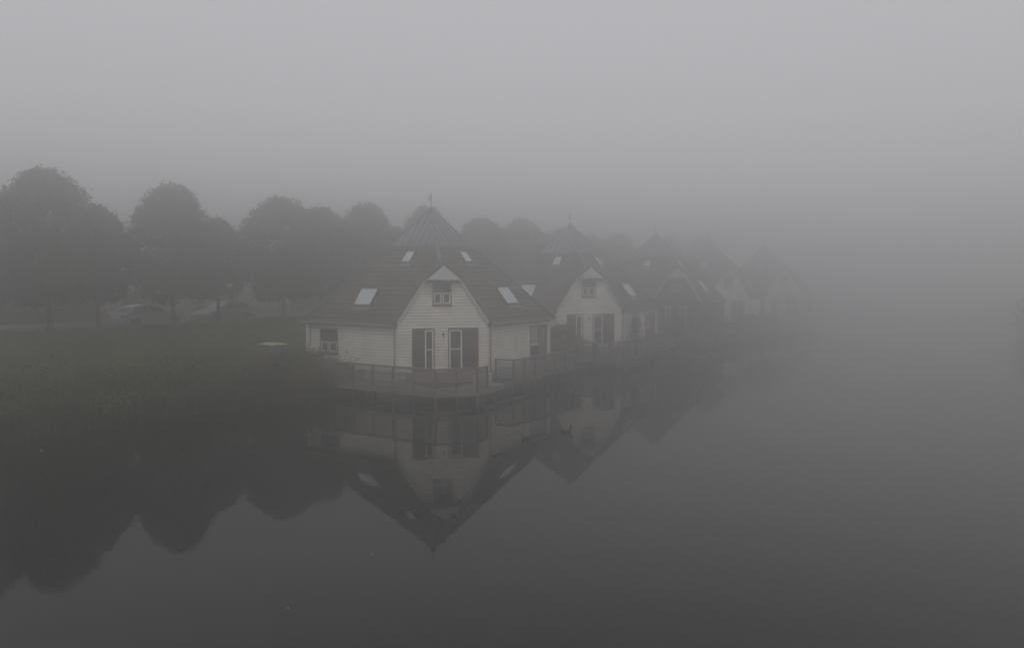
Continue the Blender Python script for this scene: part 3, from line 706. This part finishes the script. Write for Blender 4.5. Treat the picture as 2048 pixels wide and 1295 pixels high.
def bank_plants():
    rnd = random.Random(5); mb = MB()
    n = 0
    while n < 8200:
        u = rnd.uniform(6, 30.5); 
        t = rnd.uniform(-0.7, 4.6) - (0.9 * max(0, (u - 22) / 8) if rnd.random() < .6 else 0)
        s = shore(u); v = s - t
        if u > 28.6 and t > 0.2 - 0: 
            if u > 29.0: continue
        if t > 2.6 and rnd.random() < (t - 2.6) / 2.0: continue
        n += 1
        z = max(-.05, ground(u, v))
        clump = 0.5 + 0.5 * math.sin(u * 1.7 + t * 1.9) * math.sin(u * .83 - t * 1.3 + 1)
        hgt = (0.38 + 1.25 * clump) * rnd.uniform(.6, 1.25) * (1.0 if t < 2.2 else .65) * (1.05 if u > 20 else .95)
        p = W(u, v, z); lean = Vector((rnd.gauss(0, .16), rnd.gauss(0, .16), 0)) + V * (.25 * rnd.random() if t < .6 else 0)
        tip = p + lean * hgt * 1.2 + Vector((0, 0, hgt))
        w = V * 0.010; w.rotate(Matrix.Rotation(rnd.uniform(0, 3), 3, 'Z'))
        if rnd.random() < .30:          # reed-like blades
            for k in range(5):
                d = Vector((rnd.gauss(0, .28), rnd.gauss(0, .28), 1)); L = hgt * rnd.uniform(.6, 1.1); w2 = w * 1.5
                m_ = p + d * L * .55; e = p + d * L * .85 + Vector((d.x, d.y, 0)) * L * .5
                mb.add([p - w2, p + w2, m_ + w2, e, m_ - w2], [(0, 1, 2, 4), (4, 2, 3)])
        else:
            mb.add([p - w, p + w, tip], [(0, 1, 2)])
            for k in range(11):
                f = rnd.uniform(.25, 1.0); c = p.lerp(tip, f) + Vector((rnd.gauss(0, .09), rnd.gauss(0, .09), 0))
                leaf(mb, c, Vector((rnd.gauss(0, .7), rnd.gauss(0, .7), .8)), .15, .5, rnd)
    tag(mb.build('waterside_plants', 'leaf_bank'), 'overgrown mass of nettles and reeds along the water edge', 'plants', kind='stuff')
    # paler reeds and sedge leaning over the water's edge
    mb = MB(); n = 0
    while n < 2600:
        u = rnd.uniform(6, 28.2); t = rnd.gauss(-0.25, .32)
        if math.sin(u * 2.1) + math.sin(u * .9 + 2) + rnd.gauss(0, .5) < 0.1: continue
        n += 1; v = shore(u) - t; p = W(u, v, max(-.06, ground(u, v)))
        for k in range(3):
            d = Vector((rnd.gauss(0, .25), rnd.gauss(0, .25), 1)) + V * rnd.uniform(0, .5); L = rnd.uniform(.5, 1.45); w2 = U * rnd.uniform(.010, .018)
            m_ = p + d * L * .6; e = p + d * L * .9 + Vector((d.x, d.y, 0)) * L * .45
            mb.add([p - w2, p + w2, m_ + w2, e, m_ - w2], [(0, 1, 2, 4), (4, 2, 3)])
    tag(mb.build('reeds', 'reed'), 'paler reeds and sedge leaning over the water along the left bank', 'reeds', kind='stuff')
    mb = MB()
    for k in range(52000):
        u = rnd.uniform(3, 62); t = rnd.uniform(2.0, 15.2); v = shore(u) - t
        lx = v + 26.3
        z = ground(u, v) - .01; p = W(u, v, z); h_ = rnd.uniform(.05, .13) * (1.3 if rnd.random() < .1 else 1)
        a = rnd.uniform(0, 6.28); w = Vector((math.cos(a), math.sin(a), 0)) * .012
        mb.add([p - w, p + w, p + Vector((rnd.gauss(0, .04), rnd.gauss(0, .04), h_))], [(0, 1, 2)])
    tag(mb.build('lawn_grass', 'leaf_light'), 'short grass on the sloping lawn below the trees', 'grass', kind='stuff')
bank_plants()

# ------------------------------------------------------------------ cabinet on the lawn
x, y = px_to_world(545, 40.5); u, v = uv(x, y); gz0 = ground(u, v)
cb = empty('utility_cabinet', (x, y, gz0), -TH); zl = 5.8 - (688 - 546) / 1600 * 40.5 - gz0
MB().box(-.62, .50, -.40, .40, -.1, zl - .03).build('cabinet_body', 'cabinet_grey', cb)
MB().box(-.60, -.02, -.425, -.405, .08, zl - .06).build('cabinet_door', 'cabinet_red', cb)
MB().box(.03, .48, -.425, -.405, .08, zl - .06).build('cabinet_door', 'cabinet_grey', cb)
MB().add([(-.67, -.46, zl - .03), (.55, -.46, zl - .03), (.55, .46, zl - .03), (-.67, .46, zl - .03), (-.67, -.46, zl + .02), (.55, -.46, zl + .02), (.55, .46, zl + .02), (-.67, .46, zl + .02), (-.35, 0, zl + .09), (.30, 0, zl + .09)],
         [(3, 2, 1, 0), (0, 1, 5, 4), (1, 2, 6, 5), (2, 3, 7, 6), (3, 0, 4, 7), (4, 5, 9, 8), (5, 6, 9), (6, 7, 8, 9), (7, 4, 8)]).build('lid', 'rake_grey', cb)
tag(cb, 'low utility cabinet with pale lid on the lawn left of the nearest house', 'cabinet')

# ------------------------------------------------------------------ street houses behind the trees
def street_house(u, t, lab, flip=1):
    p = W(u, shore(u) - t, 2.36); h = empty('street_house', p, -TH)
    tag(h, lab, 'house', 'cream houses across the street')
    hw, dp, ez, pz = 2.9, 8.5, 2.7, 4.75
    wl_ = MB().prism([(0, -hw, -.3), (0, hw, -.3), (0, hw, ez), (0, 0, pz), (0, -hw, ez)], (-dp, 0, 0)).build('wall', 'cream_brick', h)
    for s in (-1, 1):
        a = Vector((0.25, s * (hw + .3), ez - .3 * (pz - ez) / hw)); b = Vector((0.25, 0, pz)); k = Vector((0, 0, .14))
        MB().prism([a + k * .15, b + k * .15, b + k, a + k], (-dp - .5, 0, 0)).build('roof', 'slate_roof', h)
        MB().bar(a + Vector((.02, 0, .02)), b + Vector((.02, 0, .02)), .04, .16).build('bargeboard', 'white_trim', h)
    ch = MB().box(-4.6, -4.0, -.35, .35, pz - .6, pz + .75).build('chimney', 'red_brick', h)
    for y0, y1, z0, z1 in ((0.6 * flip, 1.75 * flip, .95, 2.25), (-1.9 * flip, -.7 * flip, .95, 2.25), (-.4, .4, 3.0, 3.9)):
        a, b = min(y0, y1), max(y0, y1); O = Vector((0, 0, 0)); S = Vector((0, 1, 0)); N = Vector((1, 0, 0))
        w = ring(MB(), O, S, N, a, b, z0, z1, .07, .003, .06)
        rect(w, O, S, N, (a + b) / 2 - .03, (a + b) / 2 + .03, z0 + .07, z1 - .07, .003, .05)
        w = w.build('window', 'white_trim', h)
        rect(MB(), O, S, N, a + .07, (a + b) / 2 - .03, z0 + .07, z1 - .07, .003, .03).build('pane', 'glass', w)
        rect(MB(), O, S, N, (a + b) / 2 + .03, b - .07, z0 + .07, z1 - .07, .003, .03).build('pane', 'glass', w)
    rect(MB(), Vector((0, 0, 0)), Vector((0, 1, 0)), Vector((1, 0, 0)), min(.6 * flip, 1.75 * flip), max(.6 * flip, 1.75 * flip), -.05, .9, .003, .04).build('brick_panel', 'red_brick', h)
    # lean-to garage with white fascia
    g = MB().box(-6, -.6, -hw - 2.5, -hw - .01, -.3, 2.3).build('garage', 'cream_brick', h)
    MB().box(-.595, -.55, -hw - 2.3, -hw - .2, -.05, 2.0).build('garage_door', 'dark_panel', g)
    MB().box(-6.1, -.45, -hw - 2.6, -hw - .012, 2.303, 2.52).build('fascia', 'white_trim', g)
SH = [(22.8, 'cream gabled street house at the far left, behind the tallest tree'),
      (31.2, 'cream street house left of the silver-blue parked car'),
      (39.6, 'cream street house with white garage fascia behind the silver-blue parked car'),
      (48.0, 'pale cream street house with visible gable and window beside the small tree'),
      (56.4, 'foggy street house behind the broad flat-topped tree')]
for i, (u, l) in enumerate(SH): street_house(u, 27.2, l)

HG = [(23.2, 8.6, 'long dark clipped hedge across the street at the far left'),
      (29.6, 3.9, 'dark clipped hedge across the street between the two leftmost tree trunks'),
      (51.4, 3.4, 'clipped hedge across the street behind the broad flat-topped tree')]
for i, (u, L, lab) in enumerate(HG):
    h = empty('garden_hedge', W(u, shore(u) - 26.55, 2.36), -TH); tag(h, lab, 'hedge', 'clipped hedges across the street')
    rnd = random.Random(300 + i); mb = MB(); hh = 1.9 if i < 2 else 1.5
    mb.box(-.30, .30, -L / 2 + .05, L / 2 - .05, -.1, hh - .08); core = mb.build('branches', 'bark', h); mb = MB()
    for k in range(int(L * 620)):
        f = rnd.random()
        if f < .6: p = Vector((.36 + rnd.gauss(0, .03), rnd.uniform(-L / 2, L / 2), rnd.uniform(0, hh))); nn = Vector((1, 0, .3))
        elif f < .85: p = Vector((rnd.uniform(-.36, .36), rnd.uniform(-L / 2, L / 2), hh + rnd.gauss(0, .035))); nn = Vector((0, 0, 1))
        else: p = Vector((rnd.uniform(-.36, .36), rnd.choice((-1, 1)) * L / 2, rnd.uniform(0, hh))); nn = Vector((0, 1 if p.y > 0 else -1, .2))
        leaf(mb, p, nn + Vector((rnd.gauss(0, .5), rnd.gauss(0, .5), rnd.gauss(0, .5))), .12, .6, rnd)
    mb.build('foliage', 'leaf', h)

# ------------------------------------------------------------------ parked cars
def car(u, t, lab, paint, heading):
    p = W(u, shore(u) - t, 2.43); c = empty('parked_car', p, -TH + (math.pi if heading < 0 else 0))
    tag(c, lab, 'car', 'cars parked on the street')
    # local y is the driving direction, x across
    side = [(-2.05, .30), (-2.08, .62), (-1.98, .92), (-1.2, .97), (.55, .95), (1.55, .84), (2.02, .68), (2.08, .45), (2.0, .28), (1.62, .26), (1.05, .26), (-1.0, .26), (-1.6, .26)]
    b = MB(); N = len(side); lay = []
    for x, k in ((-.83, .96), (-.86, 1.0), (.86, 1.0), (.83, .96)):
        lay.append([(x, y * (.985 if abs(x) < .85 else 1) , .26 + (z - .26) * k) for y, z in side])
    vs_ = [p_ for l in lay for p_ in l]; fs = [tuple(range(N)), tuple(3 * N + i for i in range(N - 1, -1, -1))]
    for a in range(3):
        for i in range(N): fs.append((a * N + i, (a + 1) * N + i, (a + 1) * N + (i + 1) % N, a * N + (i + 1) % N))
    b.add(vs_, fs); body = b.build('body', paint, c)
    rf = [(-1.75, .93), (-1.25, 1.33), (-.35, 1.44), (.25, 1.38), (1.05, .92)]
    cab = MB(); pts = []
    for s in (-1, 1):
        for y, z in rf: pts.append((s * (.80 - .20 * max(0, (z - .93) / .5)), y, z))
    n = len(rf); cab.add(pts, [tuple(range(n)), tuple(range(2 * n - 1, n - 1, -1))] + [(i, n + i, n + i + 1, i + 1) for i in range(n - 1)])
    cab.build('roof', paint, c)
    q = lambda s, y, z, o=.008: (s * (.80 - .20 * max(0, (z - .93) / .5) + o), y, z)
    for s in (-1, 1):
        for yy in ([(-1.45, .98), (-1.15, 1.29), (-.42, 1.36), (-.42, .98)], [(-.34, .98), (-.34, 1.36), (.20, 1.31), (.85, .98)]):
            pp = [Vector(q(s, y, z)) for y, z in yy]
            MB().prism(pp, (s * .006, 0, 0)).build('side_window', 'glass', c)
    def slab(ya, za, yb, zb, nm, m):
        a = .72 - .2 * (za - .93) / .5; b2 = .72 - .2 * (zb - .93) / .5; nn = Vector((0, zb - za, yb - ya)).normalized(); nn = Vector((0, -(zb - za), (yb - ya))).normalized()
        if nn.z < 0: nn = -nn
        pp = [Vector((-a, ya, za)), Vector((a, ya, za)), Vector((b2, yb, zb)), Vector((-b2, yb, zb))]
        MB().prism([w + nn * .006 for w in pp], nn * .008).build(nm, m, c)
    slab(.98, .96, .32, 1.34, 'windscreen', 'pale_glass'); slab(-1.70, .97, -1.30, 1.29, 'rear_window', 'glass')
    for s in (-1, 1):
        MB().box(s * .62 - .16, s * .62 + .16, 2.0, 2.075, .52, .66).build('headlight', 'lamp_clear', c)
        MB().box(s * .66 - .12, s * .66 + .12, -2.10, -2.03, .62, .84).build('tail_light', 'tail_red', c)
        MB().box(s * .92 - .08, s * .92 + .08, .62, .72, .93, 1.03).build('mirror', paint, c)
        for y in (-1.3, 1.33):
            w = MB().tube([(s * .70, y, .31), (s * .885, y, .31)], .31, 16).build('wheel', 'tyre', c)
            MB().tube([(s * .886, y, .31), (s * .90, y, .31)], .19, 12).build('rim', 'rim', w)
x, y = px_to_world(293, 50.0); u, v = uv(x, y); car(u, 18.0, 'silver-blue parked car between two tree trunks, bonnet to the right', 'paint_silver', 1)
x, y = px_to_world(432, 55.5); u, v = uv(x, y); car(u, 18.1, 'pale parked car behind the small tree trunk, bonnet to the left', 'paint_bluegrey', -1)

# ------------------------------------------------------------------ ducks and floating feathers
def duck(x, y, rz, m, lab, s=1.0):
    d = empty('duck', (x, y, 0), rz); d.scale = (s, s, s); tag(d, lab, 'duck', 'birds swimming on the water')
    b = MB(); b.smooth = True
    b.tube([(-.23, 0, .115), (-.20, 0, .10), (-.12, 0, .055), (0, 0, .035), (.11, 0, .05), (.155, 0, .10), (.165, 0, .16), (.178, 0, .205), (.205, 0, .228), (.235, 0, .222), (.25, 0, .215)],
           [.008, .03, .075, .095, .08, .05, .034, .034, .042, .03, .012], 12)
    b.build('body', m, d)
    bk = MB(); bk.tube([(.245, 0, .214), (.275, 0, .208), (.295, 0, .206)], [.014, .012, .007], 8); bk.build('beak', 'beak', d)
    for sgn in (-1, 1):
        MB().prism([(-.19, sgn * .045, .125), (-.02, sgn * .088, .10), (.08, sgn * .078, .085), (.05, sgn * .086, .045), (-.08, sgn * .088, .055)], (0, sgn * .012, 0)).build('wing', m, d)
duck(0.49, 27.8, R(200), 'duck_dark', 'small dark water bird swimming left of the other one', .8)
duck(2.0, 29.0, R(15), 'duck_brown', 'brownish duck swimming right of the dark bird', .95)
for i, (px, py, lab) in enumerate(((738, 1118, 'white feather floating below the reflected roof peak'), (565, 1232, 'tiny pale feather floating near the bottom of the picture'), (72, 905, 'long pale feather floating near the bank at the left'))):
    D = 1600 * 5.8 / (py - 546); x, y = px_to_world(px, D)
    t = MB(); L = (.035, .022, .10)[i]
    t.add([(-L, 0, .004), (-L * .4, L * .4, .006), (L * .6, L * .35, .010), (L, 0, .022), (L * .6, -L * .35, .010), (-L * .4, -L * .4, .006), (-L, 0, .002), (0, 0, -.003)],
          [(0, 1, 2, 3, 4, 5), (7, 1, 0), (7, 2, 1), (7, 3, 2), (7, 4, 3), (7, 5, 4), (7, 0, 5)])
    o = t.build('floating_feather', 'feather'); o.location = (x, y, .004); o.rotation_euler = (0, 0, .5 + i); tag(o, lab, 'feather', 'feathers floating on the water')

# ------------------------------------------------------------------ the fog
hz = MB().box(-1080, 1080, -1080, 1080, -2.4, HAZE_TOP)
m = bpy.data.materials.new('fog'); m.use_nodes = True; nt = m.node_tree; nt.nodes.clear()
o = nt.nodes.new('ShaderNodeOutputMaterial'); pv = nt.nodes.new('ShaderNodeVolumePrincipled')
pv.inputs['Color'].default_value = (0.97, 0.97, 0.97, 1); pv.inputs['Density'].default_value = HAZE_DENSITY; pv.inputs['Anisotropy'].default_value = 0.88
nt.links.new(pv.outputs[0], o.inputs['Volume']); MATS['fog'] = m
tag(hz.build('haze', 'fog'), 'thick grey morning fog over the water', 'fog', kind='stuff')
